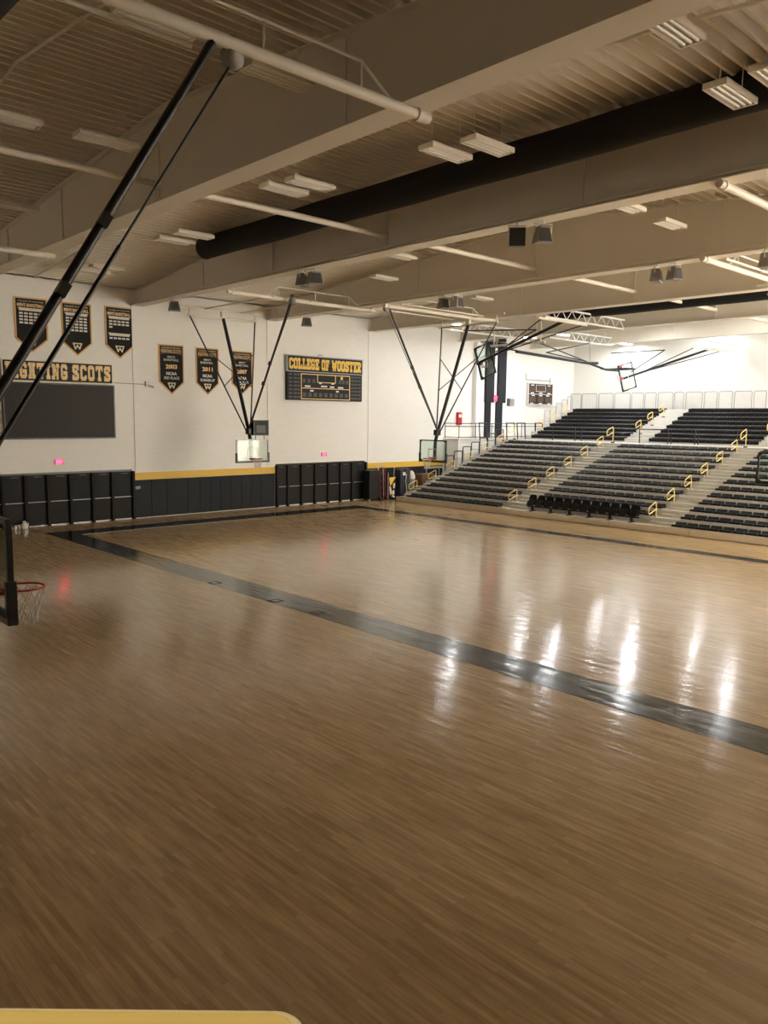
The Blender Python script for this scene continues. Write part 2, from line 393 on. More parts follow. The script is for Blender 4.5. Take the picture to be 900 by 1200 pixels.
# ------------------------------------------------------------------ exit signs, camera, small wall things
def exit_sign(x,z,y,label,w=.36,h=.22):
    t=thing('exit_sign',label,'exit sign',(x,y,z),group='exit signs')
    MB().box(-w/2,w/2,-.07,0,-h/2,h/2).build('housing',M['red'],t)
    text_mesh('lettering','EXIT',w*.86,h*.72,M['exit'],t,(0,-.072,0),.05)
exit_sign(13.73,2.90,YW,'small red glowing EXIT sign on the wall below the blank screen')
exit_sign(29.2,2.87,YW,'small red glowing EXIT sign on the wall below the college scoreboard')
t=thing('security_camera','small white camera on a wall bracket right of the SCOTS sign','camera',(18.15,YW,6.55))
MB().tube([(-1.75,-.06,.03),(-.1,-.06,0)],.02).build('conduit',M['grey'],t)
MB().box(-.12,.06,-.16,0,-.08,.16).build('bracket',M['grey'],t)
MB().tube([(-.02,-.12,-.02),(.22,-.30,-.10)],.07).build('camera_body',M['white'],t)

# folding partitions (black) in the end wall
def partition(x0,xs,x1,h,label,lab):
    t=thing('folding_partition',label,'partition',(x0,YW,0))
    MB().box(0,x1-x0,-.05,0,h-.06,h+.03).build('head_track',M['black'],t)
    e=[x0]+xs+[x1]
    for k in range(len(e)-1):
        a,b=e[k]-x0,e[k+1]-x0
        p=MB().box(a+.1,b,-.07,-.01,.06,h-.06).build('panel',M['partition'],t)
        MB().box(a+.12,b-.02,-.10,-.06,1.10,1.13).build('push_bar',M['grey'],p)
        MB().box(b-.55,b-.22,-.082,-.06,h-.17,h-.13).build('top_plate',M['sbmark'],p)
    for k in range(len(e)):
        a=e[k]-x0
        MB().box(a-.02,a+.10,-.20,0,.0,h-.05).build('post',M['cloth'],t)
partition(9.0,[10.1,11.17,12.13,13.12,14.13,15.18,16.14],17.2,2.40,'black folding partition with panels below the blank screen','')
partition(25.73,[26.46,27.44,28.42,29.41,30.36,31.27],32.40,2.38,'black folding partition with panels below the college scoreboard','')
# wall pads under the yellow band
PX=[17.33,18.21,19.04,20.22,20.92,21.55,22.16,22.79,23.46,24.08,24.71,25.66]
for k in range(11):
    o=MB().box(PX[k]+.006,PX[k+1]-.006,YW-.06,YW,.03,1.89).build('wall_pad',M['pad'],bevel=.012)
    tag(o,f'black vinyl wall pad under the yellow band, {ORD[k]} from the screen end','wall pad','black wall pads under the yellow band')
tag(MB().box(17.36,17.62,YW-.085,YW-.06,1.44,1.60).build('wall_plate',M['black']),'small black plate on the first wall pad by the partition edge','wall plate')

# ------------------------------------------------------------------ roof pipes, conduits, ducts
def rodlabel(k): return f'cream strut pipe between roof beams near the ridge, {ORD[k]} bay from the left'
for k in range(len(BX)-1):
    tag(MB().tube([(BX[k]+.02,18.9,10.78),(BX[k+1]-.02,18.9,10.78)],.085,10).build('strut_pipe',M['pipe']),rodlabel(k),'pipe','strut pipes along the ridge')
def truss_pipe(x0,x1,y,z,label,rail=None,group='goal carrying pipes under the roof beams',r=.09):
    t=thing('carrier_pipe',label,'pipe',(x0,y,z),group=group)
    MB().tube([(0,0,0),(x1-x0,0,0)],r,12).build('main_pipe',M['pipe'],t)
    if rail:
        a,b=rail[0]-x0,rail[1]-x0
        MB().tube([(a-.7,0,.03),(a,0,.48),(b,0,.48),(b+.7,0,.03)],.028,6).build('upper_rail',M['pipe'],t)
        k=0; nn=max(2,int((b-a)/1.6))
        for k in range(nn+1):
            xx=a+(b-a)*k/nn; MB().tube([(xx,0,0),(xx,0,.48)],.022,6).build('upright',M['pipe'],t)
    for xx in(0.25,x1-x0-.25):
        MB().lathe((0,0,0),[(r*1.25,-.05),(r*1.25,.05)],12).build('clamp',M['pipe'],t,(xx,0,0),(0,PI/2,0))
    return t
truss_pipe(2.2,10.25,9.95,10.17,'thick cream pipe with upper rail carrying the goal at the left edge',(5.0,8.7))
truss_pipe(2.2,10.2,26.8,10.17,'plain cream pipe passing under the first roof beam by the far wall')
truss_pipe(17.4,25.9,8.1,10.17,'cream pipe running under the beams at the right edge of the frame')
truss_pipe(18.0,26.2,28.9,10.17,'cream pipe with upper rail carrying the goal below the 2007 pennant',(20.6,24.6))
truss_pipe(24.9,33.4,12.0,10.17,'cream pipe with clamp crossing under the third beam at right',(27.5,31.5))
truss_pipe(25.2,33.3,27.1,10.17,'cream pipe with upper rail carrying the goal left of the bleachers',(27.2,31.4))
# conduit runs
for nm,pts,lab in(('conduit',[(6.3,3,roof(3)-.30),(6.3,18.25,roof(18.25)-.30),(6.3,32,roof(32)-.30)],'thin cream conduit under the roof deck before the first beam'),
                  ('conduit',[(12.8,-2,roof(-2)-.30),(12.8,18.25,roof(18.25)-.30),(12.8,36,roof(36)-.30)],'thin cream conduit under the roof deck between first and second beams'),
                  ('conduit',[(17.45,2,10.36),(17.45,36,10.36)],'thin cream conduit along the lower flange of the second beam'),
                  ('conduit',[(25.2,2,10.36),(25.2,36,10.36)],'thin cream conduit along the lower flange of the third beam')):
    tag(MB().tube(pts,.04,6).build(nm,M['pipe']),lab,'conduit')
def duct(x,z,r,y0,y1,label):
    t=thing('air_duct',label,'duct',(x,y0,z))
    m=30; pts=[(0,(y1-y0)*k/m,.012*math.sin(k*1.1)) for k in range(m+1)]
    rs=[r*(1+.008*math.sin(k*1.9)) for k in range(m+1)]
    MB().tube(pts,rs,20).build('sleeve',M['duct'],t)
    MB().lathe((0,0,0),[(r*.98,-.02),(r*1.02,.02)],20).build('end_ring',M['black'],t,(0,0 if y0>y1 else (y1-y0),0),(PI/2,0,0))
duct(16.0,11.35,.40,27.2,-3.5,'long black fabric air duct between first and second roof beams')
duct(37.6,10.95,.42,26.5,-3.5,'black fabric air duct behind the fourth roof beam above the bleachers')
duct(3.3,10.25,.45,24,-3.5,'black fabric air duct end at the top left corner')

# ------------------------------------------------------------------ ceiling lamps
LW,LD=1.3,.44
me_h=MB().ring([(-LW/2,-LD/2),(LW/2,-LD/2),(LW/2,LD/2),(-LW/2,LD/2)],[(-LW/2+.04,-LD/2+.04),(LW/2-.04,-LD/2+.04),(LW/2-.04,LD/2-.04),(-LW/2+.04,LD/2-.04)],lambda u,v,d:(u,v,d),0,.10)
me_h.box(-LW/2,LW/2,-LD/2,LD/2,.08,.11)
me_h=me_h.mesh('housing',M['pipe'])
ml=MB()
for k in range(3):
    yy=-LD/2+.05+k*(LD-.1)/3; ml.tube([(-LW/2+.06,yy+.057,.035),(LW/2-.06,yy+.057,.035)],.038,8)
me_t=ml.mesh('tubes',M['lens'])
me_l1=MB().box(-LW/2+.045,LW/2-.045,-LD/2+.045,LD/2-.045,.012,.05).mesh('lens',M['lamp'])
me_l2=MB().box(-.38,.38,-.06,.06,.012,.05).mesh('lens',M['lamp'])
def lamp(x,y,z,lit,label,group,me_lit=None):
    t=thing('ceiling_lamp',label,'ceiling lamp',(x,y,z),group=group)
    link(bpy.data.objects.new('housing',me_h),t)
    if lit: link(bpy.data.objects.new('lens',me_lit),t)
    else:
        link(bpy.data.objects.new('lamp_tubes',me_t),t)
    h=roof(y)-.19-z
    for s in(-1,1): MB().tube([(s*.45,0,.1),(s*.45,0,h)],.007,5).build('hanger_wire',M['pipe'],t)
LU=[(6.04,11.5,'first bay, beside the goal pipe on its far-left side'),(8.43,11.84,'first bay, against the first beam near the goal pipe'),(7.7,17.1,'first bay, half hidden low on the first beam near mid-roof'),(5.7,17.2,'first bay, at the left edge of the frame'),(8.1,24.2,'first bay, beyond the strut pipe at the left edge'),
 (13.45,12.5,'second bay, left one of the bright pair by the duct'),(13.75,11.55,'second bay, right one of the bright pair by the duct'),
 (12.6,17.4,'second bay, left one of the pair beside the strut pipe'),(12.75,16.5,'second bay, right one of the pair beside the strut pipe'),
 (14.75,6.75,'second bay, big one overlapping the black duct at right'),(14.6,5.9,'second bay, cut by the right edge of the frame'),
 (13.5,23.65,'second bay, right one of the pair at the duct end'),(13.5,24.93,'second bay, left one of the pair at the duct end'),
 (14.0,31.4,'second bay, right one of the pair closest to the far wall'),(14.0,32.7,'second bay, left one of the pair closest to the far wall'),
 (11.7,6.3,'second bay, tucked against the first beam flange top right'),
 (22.9,12.1,'third bay, lone one in front of the third beam at right'),(23.2,25.0,'third bay, lone one left of the middle loudspeakers'),(20.3,12.0,'third bay, half hidden behind the second beam flange'),(20.6,21.3,'third bay, small one half hidden above the second beam flange'),
 (30.4,25.7,'fourth bay, faint one behind the third beam')]
for x,y,l in LU: lamp(x,y,10.85,False,'unlit lamp in the '+l,'unlit ceiling lamps')
LL=[(35.6,32.0,'behind the braces of the goal by the bleachers'),(44.0,33.0,'hidden behind the raised goal over the padded column'),(45.2,31.1,'behind the raised goal arms above the platform'),(45.8,25.6,'behind the fifth beam above the middle bleachers'),(45.2,19.1,'behind the fifth beam above the right bleachers'),
 (52.1,31.9,'left one of two above the sideways goal'),(53.6,31.3,'right one of two above the sideways goal'),(51.0,25.4,'above the upper bleachers beside the tilted goal'),(53.4,24.8,'brightest, close to the right wall'),
 (45.4,12.5,'outside the right edge over the lower bleachers'),(52.6,18.0,'outside the right edge over the upper bleachers'),(52.4,11.0,'outside the right edge nearest the front')]
for x,y,l in LL: lamp(x,y,roof(y)-1.0,True,'lit white ceiling lamp '+l,'lit ceiling lamps',me_l2 if (x>50.5 or y>31.5) else me_l1)

# ------------------------------------------------------------------ loudspeakers on the beams
def speaker(x,y,label,square=False,rz=0,s=1.0):
    t=thing('loudspeaker',label,'loudspeaker',(x,y,10.25),rz,'loudspeakers under the roof beams')
    if square:
        MB().box(-.2*s,.2*s,-.15,.2,-.62,-.17).build('cabinet',M['speaker'],t,bevel=.02)
        MB().box(-.21*s,.21*s,-.19,-.14,-.63,-.16).build('grille',M['spgrille'],t)
    else:
        mb=MB(); b=[(-.17,-.16),(.17,-.16),(.2,.16),(-.2,.16)]; 
        vs=[(u*1.15*s,v*1.1,-.58) for u,v in b]+[(u*.75*s,v*.8,-.14) for u,v in b]
        mb.add(vs,[(0,3,2,1),(4,5,6,7),(0,1,5,4),(1,2,6,5),(2,3,7,6),(3,0,4,7)]); mb.build('cabinet',M['speaker'],t,bevel=.03)
        vs=[(-.16*s,-.180,-.55),(.16*s,-.180,-.55),(.11*s,-.137,-.2),(-.11*s,-.137,-.2)]
        MB().add(vs+[(a,b_-.012,c) for a,b_,c in vs],[(4,5,6,7),(0,3,2,1),(0,1,5,4),(1,2,6,5),(2,3,7,6),(3,0,4,7)]).build('grille',M['spgrille'],t)
    MB().tube([(-.2*s,0,-.3),(-.23*s,0,-.08),(.23*s,0,-.08),(.2*s,0,-.3)],.02,6).build('yoke',M['pipe'],t)
    MB().tube([(0,0,-.08),(0,0,.02)],.025,6).build('drop_rod',M['pipe'],t)
SP=[(17.5,23.1,'left grey loudspeaker of the pair under the second beam above the scoreboard goal',0,.5,1.1),(17.6,22.5,'right grey loudspeaker of the pair under the second beam above the scoreboard goal',0,-.4,1.3),
 (17.42,13.55,'square black-faced loudspeaker under the second beam',1,-.85,1),(17.75,12.95,'tapered grey loudspeaker beside the square black-faced one',0,-.5,1),
 (25.2,23.4,'small tapered loudspeaker of the left pair under the third beam',0,-.3,1),(25.3,22.7,'larger tapered loudspeaker of the left pair under the third beam',0,.2,1.5),
 (25.3,13.75,'larger tapered loudspeaker of the right pair under the third beam',0,.3,1.3),(25.3,13.1,'small tapered loudspeaker of the right pair under the third beam',0,-.3,1),
 (17.6,32.6,'single grey loudspeaker under the second beam beside the far wall',0,-.4,1.1),(25.2,32.9,'single grey loudspeaker under the third beam above the college scoreboard',0,-.4,1.1),(25.22,10.15,'dark loudspeaker under the third beam cut by the right edge',0,.2,1.2)]
for x,y,l,sq,rz,s in SP: speaker(x,y,l,bool(sq),rz,s*(1 if sq else 1.12))

# ------------------------------------------------------------------ basketball goals
def net_mesh(r0=.2285,h=.42,n=12):
    mb=MB(); rows=[(r0,0),(r0*.88,-.1),(r0*.74,-.2),(r0*.62,-.3),(r0*.58,-h)]
    for k in range(n):
        for sgn in(1,-1):
            pts=[]
            for i,(r,z) in enumerate(rows):
                a=2*PI*(k+sgn*i*.5)/n; pts.append((r*math.cos(a),r*math.sin(a),z))
            mb.tube(pts,.006,4)
    return mb
def backboard(parent,glass_edge='grey'):
    # local: board faces -y, front face y=0, z 2.9..3.97
    bb=MB()
    w,z0,z1=.915,2.90,3.97
    o=[(-w,z0),(w,z0),(w,z1),(-w,z1)]; q=.055; i=[(-w+q,z0+q),(w-q,z0+q),(w-q,z1-q),(-w+q,z1-q)]
    bb.ring(o,i,fx,-.01,.05)
    for sx in(-1,1):
        for zz,sz in((z0,1),(z1,-1)): bb.prism([(sx*(w-.05),zz+sz*.05),(sx*(w-.15),zz+sz*.05),(sx*(w-.05),zz+sz*.15)][::1],fx,0,.04)
    f=bb.build('backboard',M[glass_edge],parent)
    MB().box(-w+.05,w-.05,.005,.02,z0+.05,z1-.05).build('glass_pane',M['glass'],f)
    mk=MB(); mk.ring([(-.305,3.07),(.305,3.07),(.305,3.53),(-.305,3.53)],[(-.265,3.11),(.265,3.11),(.265,3.49),(-.265,3.49)],fx,-.002,.004); mk.build('target_square',M['lgrey'],f)
    pd=MB()
    pd.box(-w-.03,w+.03,-.03,.08,z0-.05,z0+.03)
    for sx in(-1,1): pd.box(sx*w-(.05 if sx>0 else .03),sx*w+(.03 if sx>0 else .05),-.03,.08,z0+.03,z0+.42)
    pd.build('edge_pad',M['black'],f,bevel=.012)
    return f
def rim(parent):
    pts=[(.2285*math.cos(2*PI*k/28),-.40+.2285*math.sin(2*PI*k/28),3.05) for k in range(28)]
    mb=MB().tube(pts,.013,8,closed=True); mb.box(-.10,.10,-.06,-.0,2.97,3.08); mb.box(-.07,.07,-.18,-.04,3.0,3.04)
    r=mb.build('rim',M['rim'],parent)
    net_mesh().build('net',M['net'],r,(0,-.40,3.04)); return r
def goal(X,Y,rz,label,edge,bx=0.0,by=-3.1,bz=10.12,mast_y=2.5,mast_z=9.82,half=1.85,big=1.0,cable_dx=-.2,drum=True,low=None):
    t=thing('basketball_goal',label,'basketball goal',(X,Y,0),rz,'ceiling hung basketball goals')
    backboard(t,edge); rim(t)
    MB().tube([(0,mast_y,mast_z),(0,.42,4.55),(0,.20,3.9),(0,.16,2.98)],[.085,.085,.09,.09],10).build('mast',M['black'],t)
    MB().box(-.12,.12,.16,.46,4.2,4.48).build('knuckle',M['black'],t,bevel=.02)
    for s in(-1,1): MB().tube([(s*half,mast_y,mast_z),(s*.08,.34,4.25)],.034,8).build('side_strut',M['black'],t)
    def sp(s,f): return (s*(half+(.08-half)*f),mast_y+(.34-mast_y)*f,mast_z+(4.25-mast_z)*f)
    for s in(-1,1): MB().tube([sp(s,.30),sp(-s,.60)],.022,6).build('cross_brace',M['black'],t)
    bt=Vector((bx,by,bz)); bb=Vector((0,.30,4.5)) if low is None else Vector(low)
    br=MB().tube([bt,bb],.05*big,10).build('front_brace',M['black'],t)
    d=(bb-bt)
    for f in(.47,.63):
        c=bt+d*f+Vector((-.03,0,0)); MB().obox(c,Vector((.055,0,0)),d.normalized()*.09,d.normalized().cross(Vector((1,0,0)))*.06).build('hinge_joint',M['black'],br)
    mt=bt+Vector((cable_dx,-.35,-.15)); cb=Vector((cable_dx*.6,.36,4.2)) if low is None else bb+Vector((cable_dx,-.2,-.25))
    MB().tube([mt,mt+(cb-mt)*.5],.016*big,6).build('lifting_cable',M['black'],t)
    MB().tube([mt+(cb-mt)*.48,cb],.026*big,6).build('cable_tube',M['black'],t)
    if drum: 
        mb=MB().lathe((0,0,0),[(.03,-.10),(.15,-.09),(.16,0),(.15,.09),(.03,.10)],14); mb.build('winch_drum',M['speaker'],t,mt+Vector((0,-.03,.1)),(0,PI/2,.3))
        MB().box(-.06,.06,-.05,.05,-.02,.25).build('winch_bracket',M['black'],t,mt+Vector((0,-.03,.12)))
    fr=MB().tube([(-half-.1,mast_y,mast_z+.02),(half+.1,mast_y,mast_z+.02)],.055,8)
    for s in(-1,1): fr.tube([(s*half,mast_y,mast_z),(s*half,mast_y,10.25)],.035,6); fr.tube([(s*half*.55,mast_y,10.2),(s*half*.55,-3.3,10.2)],.04,6)
    fr.tube([(-half-.5,mast_y,10.22),(half+.5,mast_y,10.22)],.05,8)
    fr.build('ceiling_frame',M['pipe'],t)
    MB().box(-.12,.12,mast_y-.09,mast_y+.09,mast_z+.02,mast_z+.34).build('hanger_plate',M['pipe'],t)
    return t
goal(21.25,32.0,0,'lowered basketball goal with shot clock in front of the 2007 pennant','grey')
goal(28.9,27.4,-PI/2,'lowered basketball goal with black-edged board left of the bleachers','black',cable_dx=.2)
goal(2.69,9.45,PI/2,'close-up basketball goal with orange rim cut by the left edge','black',bx=.5,by=-3.32,bz=10.08,big=1.25,cable_dx=.10,low=(.12,.25,4.45))
goal(28.9,10.55,-PI/2,'lowered basketball goal cut by the right edge of the frame','black',bx=1.1)
t=thing('shot_clock','black boxy shot clock mounted above the board of the middle goal','shot clock',(21.75,32.1,4.05))
MB().box(-.42,.42,-.06,.18,.10,.82).build('cabinet',M['sbface'],t,bevel=.02)
MB().ring([(-.43,.09),(.43,.09),(.43,.83),(-.43,.83)],[(-.38,.14),(.38,.14),(.38,.78),(-.38,.78)],fx,-.08,-.05).build('bezel',M['black'],t)
MB().box(-.26,.26,-.066,-.05,.22,.58).build('display_window',M['sbmark'],t)
for s in(-.25,.25): MB().tube([(s,.05,-.1),(s,.05,.12)],.02,6).build('bracket',M['black'],t)

def folded_goal(Cc,P,nrm,label,links=(),fan=1.85):
    Cc=Vector(Cc);P=Vector(P); u=(P-Cc).normalized(); nv=Vector(nrm); w=u.cross(nv).normalized(); nv=w.cross(u).normalized()
    t=thing('basketball_goal',label,'basketball goal',tuple(P),0,'raised basketball goals')
    inner=bpy.data.objects.new('swing_frame',None)  # board assembly in its own frame
    # local board frame: x=w, -y = nv (faces), z = u ; board centre at z=3.43
    R=Matrix((( w.x,-nv.x,u.x),(w.y,-nv.y,u.y),(w.z,-nv.z,u.z)))
    T=Matrix.Translation(Cc-P)@R.to_4x4()@Matrix.Translation((0,-.0,-3.43))
    b=backboard(t,'black'); r=rim(t)
    for o in(b,r): o.matrix_local=T
    L=(P-Cc).length; off=-nv*.18; C0=Cc-P
    MB().tube([C0-u*.5+off,C0+u*.9+off,off*.2],[.08,.08,.085],10).build('mast',M['black'],t)
    side=nv.cross(Vector((0,0,1))).normalized(); side=nv.copy() ; 
    for s in(-1,1): MB().tube([C0+u*.95+off,side*s*fan],.032,8).build('side_strut',M['black'],t)
    for pts in links: MB().tube([Vector(p)-P for p in pts],.035,8).build('fold_link',M['black'],t)
    MB().tube([side*-(fan+.3),side*(fan+.3)],.06,8).build('pivot_pipe',M['pipe'],t)
    return t
folded_goal((34.9,29.1,8.3),(34.9,24.0,10.05),(1,0,0),'raised basketball goal tilted in front of the padded column',[((34.7,30.6,10.05),(34.8,25.6,9.75)),((34.8,25.6,9.75),(34.8,28.3,8.75))])
folded_goal((50,29,8.05),(50,23.35,9.6),(-1,0,0),'raised basketball goal with tilted board above the upper bleachers',[((49.8,30.2,9.7),(49.8,26.2,9.7)),((49.8,26.2,9.7),(49.8,28.6,8.35))])
# goal folded forward, seen from its side
t=thing('basketball_goal','raised basketball goal seen side-on with orange rim pointing up','basketball goal',(35.6,27.5,8.77),0,'raised basketball goals')
MB().tube([(0,0,0),(7.2,0,-.25),(8.2,0,-.2)],.09,10).build('mast',M['black'],t)
for s in(-1,1): MB().tube([(0,s*1.6,.35),(7.0,s*.1,-.2)],.04,8).build('side_strut',M['black'],t)
MB().tube([(2.8,0,.12),(7.15,0,.95)],.035,8).build('fold_link',M['black'],t); MB().tube([(2.8,0,.12),(6.9,0,-.15)],.035,8).build('fold_link',M['black'],t)
MB().tube([(7.2,0,1.4),(7.35,0,-.2)],.012,6).build('lifting_cable',M['black'],t)
b=backboard(t,'black'); r=rim(t)
a=math.radians(-97)
R=Matrix(((0,0,1),(1,0,0),(0,1,0))).to_4x4()      # x->Y, y->Z, z->X
Tm=Matrix.Translation((10.6,0,-.42))@Matrix.Rotation(math.radians(6),4,'Y')@R@Matrix.Rotation(PI,4,'Z')@Matrix.Translation((0,0,-3.43))
Tm=Matrix.Translation((10.6,0,-.42))@Matrix(((0,0,-1,0),(-1,0,0,0),(0,-1,0,0),(0,0,0,1)))@Matrix.Translation((0,0,-3.43))
for o in(b,r): o.matrix_local=Tm
MB().tube([(7.2,0,-.25),(9.2,0,-.55),(10.6,0,-.55)],.07,8).build('board_arm',M['black'],t)
MB().tube([(0,-1.9,.4),(0,1.9,.4)],.06,8).build('pivot_pipe',M['pipe'],t)
for s in(-1.6,1.6): MB().tube([(0,s,.4),(0,s,1.5)],.04,6).build('drop_pipe',M['pipe'],t)

# white lattice trusses
def lattice(x0,x1,y,z,label,h=.5):
    t=thing('lattice_truss',label,'truss',(x0,y,z),group='white lattice trusses above the bleachers')
    L=x1-x0
    MB().tube([(0,0,0),(L,0,0)],.05,8).build('lower_chord',M['white'],t); MB().tube([(0,0,h),(L,0,h)],.05,8).build('upper_chord',M['white'],t)
    k=int(L/.45); mb=MB().tube([(L*i/k,0,h if i%2 else 0) for i in range(k+1)],.025,6); mb.build('web_bars',M['white'],t)
lattice(33.3,40.8,24.0,10.15,'white lattice truss with raised goal pivoting from it')
lattice(33.3,40.8,31.2,10.1,'white lattice truss farther back behind the lit lamp')
lattice(41.5,48.6,29.5,10.1,'white lattice truss behind the raised goal arms')
lattice(49.2,54.6,23.3,9.7,'white lattice truss by the brightest lamp on the right wall',.4)

# ------------------------------------------------------------------ bleachers
XF=33.3; TP=.84; TR=.28; NR=13; YA,YB=34.5,8.6
t=thing('bleacher','lower grey telescopic bleacher stand with three aisles','bleachers',(XF,22,0))
for i in range(NR):
    x0=TP*i; x1=TP*(i+1) if i<NR-1 else 45.9-XF; z=TR*(i+1)
    mb=MB().box(x0,x1+.02,YB-22,YA-22,z-.05,z)
    mb.box(x0-.03,x0+.02,YB-22,YA-22,z-.11,z+.012)
    mb.box(x0+.01,x0+.03,YB-22,YA-22,z-TR,z-.05)
    mb.build('step_deck',M['lgrey'],t)
for y0,y1,i0 in((33.75,34.46,0),(25.25,26.3,0),(16.9,18.1,0)):
    for i in range(i0,NR-1):
        MB().box(TP*(i+1)-.30,TP*(i+1)-.0,y0-22,y1-22,TR*(i+1),TR*(i+1)+TR*.5).build('half_step',M['lgrey'],t)
MB().box(-.06,.0,YB-22,YA-22,.03,.30).build('front_board',M['board'],t)
for yy in(34.0,30.1,25.1,19.9,15.9,11): MB().box(-.075,-.05,yy-22-.01,yy-22+.01,.03,.30).build('board_joint',M['grey'],t)
mb=MB(); poly=[(0,0)]
for i in range(NR): poly+=[(TP*i,TR*(i+1)-.06),(TP*(i+1),TR*(i+1)-.06)]
poly+=[(TP*NR,0)]
mb.prism(poly,lambda u,v,d:(u+.03,d,v),YA-22-.04,YA-22-.01); mb.build('end_panel',M['speaker'],t)

# moulded seats, all copies of one mesh
SPROF=[(-.04,.075),(-.045,.14),(.0,.17),(.12,.14),(.24,.13),(.34,.155),(.40,.25),(.445,.26),(.43,.13),(.37,.075)]
def seat_mesh(w):
    mb=MB(); n=len(SPROF); cols=[(-w,.88),(-w*.86,1.0),(0,.97),(w*.86,1.0),(w,.88)]; vs=[]
    for yy,k in cols:
        for u,v in SPROF: vs.append((.2+(u-.2)*(1 if abs(yy)<w else .93),yy,.075+(v-.075)*k))
    fs=[(c*n+i,c*n+(i+1)%n,(c+1)*n+(i+1)%n,(c+1)*n+i) for c in range(len(cols)-1) for i in range(n)]
    mb.add(vs,fs,True); mb.add(vs[:n],[tuple(range(n))]); mb.add(vs[-n:],[tuple(range(n))[::-1]])
    return mb.mesh('seat',M['seat'])
SEAT=seat_mesh(.24); SPT=.54
blocks=[('A',33.65,13,'the block by the scoreboard wall'),('B',25.15,13,'the middle block between two aisles'),('C',16.80,14,'the block cut by the right edge')]
for bn,ys,ns,bl in blocks:
    for i in range(NR-1):
        if bn=='B' and i==0: continue
        z=TR*(i+1); L=ns*SPT
        r=thing('seat_row',f'row of black bleacher seats, {ORD[i]} up, in {bl}','seat row',(XF+TP*i,ys,z),group='black seat rows on the lower bleachers')
        mb=MB().box(.0,.05,-L,0,.0,.078); mb.box(.30,.34,-L,0,.0,.078); mb.box(-.045,.0,-L-.02,.02,-.10,.06); mb.build('seat_rail',M['lgrey'],r)
        for k in range(ns):
            o=bpy.data.objects.new('seat',SEAT); link(o,r); o.location=(0,-(k+.5)*SPT,0)

# twelve courtside chairs on a common beam
CP=[]
for k in range(13):
    a=PI*k/12; CP.append((.235*math.copysign(abs(math.cos(a))**.55,math.cos(a)),.30+.30*abs(math.sin(a))**.7))
CP=[(.21,.02)]+CP+[(-.21,.02)]
def chair_back():
    mb=MB(); fnb=lambda u,v,d:(.30+d+.18*(v-.02)**1+ .25*u*u*-1,u,.30+v*.92)
    return mb.prism(CP,fnb,0,.05,False).mesh('backrest',M['seat'])
def chair_seat():
    pts=[(.21*math.cos(2*PI*k/16)*1.05, .20*math.sin(2*PI*k/16)) for k in range(16)]
    mb=MB(); mb.prism([(math.copysign(abs(u/.22)**.6,u)*.215,math.copysign(abs(v/.2)**.6,v)*.19) for u,v in pts],lambda u,v,d:(.20+.12*v/.2+d,u,.44+v*.8),-.06,.02); return mb.mesh('seat',M['seat'])
CB,CS=chair_back(),chair_seat()
row=thing('chair_row','row of twelve black tip-up chairs on the front bleacher step','chair row',(XF+.12,25.0,TR))
MB().box(.20,.28,-6.42,-.02,.22,.29).build('carrier_beam',M['black'],row)
for k in range(6):
    y=-.35-k*1.14
    mb=MB().box(.18,.30,y-.05,y+.05,.03,.24); mb.box(.02,.46,y-.06,y+.06,0,.04); mb.build('foot',M['black'],row)
for k in range(12):
    o=bpy.data.objects.new('chair',CS); link(o,row); o.location=(0,-.28-k*.535,0)
    p=bpy.data.objects.new('backrest',CB); link(p,o)

# upper bleachers
XU=45.9; UP=.72; UR=.27; NU=8; Z0=TR*NR
t=thing('bleacher','upper dark bleacher stand behind the landing, below the picket railing','bleachers',(XU,22,Z0))
for j in range(NU):
    z=UR*(j+1); x1=UP*(j+1) if j<NU-1 else UP*NU+1.6
    mb=MB().box(UP*j,x1+.02,YB-22,YA-22,z-.05,z); mb.box(UP*j,UP*j+.03,YB-22,YA-22,z-UR,z-.05); mb.build('step_deck',M['lgrey'],t)
UB=[(33.9,26.6),(24.9,18.2),(16.7,8.7)]
for a,b in UB:
    for j in range(NU):
        z=UR*(j+1); nseg=round((a-b)/.5); mb=MB(); w=(a-b)/nseg
        for k in range(nseg):
            y1=a-22-k*w; mb.prism([(-.04,-.17),(-.05,.02),(.02,.05),(.3,.03),(.34,.09),(.36,-.02),(.0,-.17)],lambda u,v,d:(UP*j+u,d,z+v+.0),y1-w+.008,y1-.008)
        mb.build('bench',M['seat'],t)
tag(MB().box(XU,XU+UP*NU+1.6,YA-.06,YA-.02,Z0,Z0+.2).build('end_trim',M['lgrey']),'low grey end trim of the upper bleacher beside the platform','trim')

# yellow aisle handrails
def hand_mesh(sc=1.0):
    P=[(0,0,.02),(0,0,.94),(-.06,0,.99),(-.62,0,.80),(-.70,0,.72),(-.70,0,.52),(-.62,0,.46),(0,0,.66)]
    return MB().tube([(x*sc,y,z*sc) for x,y,z in P],.026,8).mesh('rail',M['yellow'])
HR=hand_mesh(); HR2=hand_mesh(.9); HF=MB().box(-.09,.09,-.07,.07,0,.06).mesh('base_foot',M['black'])
def handrail(x,y,z,label,group,me):
    t=thing('handrail',label,'handrail',(x,y,z),group=group)
    link(bpy.data.objects.new('rail',me),t); link(bpy.data.objects.new('base_foot',HF),t)
AIS=[(33.8,'the aisle beside the scoreboard wall'),(26.2,'the aisle left of the tip-up chairs'),(18.08,'the aisle right of the tip-up chairs')]
for y,al in AIS:
    for q in range(7):
        i=2*q; handrail(XF+TP*i+1.02 if i<12 else XF+TP*12+.45,y,TR*(i+1),f'yellow looped handrail in {al}, {ORD[q]} up from the court','yellow lower aisle handrails',HR)
    for q,j in enumerate((1,3,5)):
        handrail(XU+UP*j+.35,y-.1,Z0+UR*(j+1),f'small yellow handrail upstairs above {al}, {ORD[q]} up','yellow upper aisle handrails',HR2)

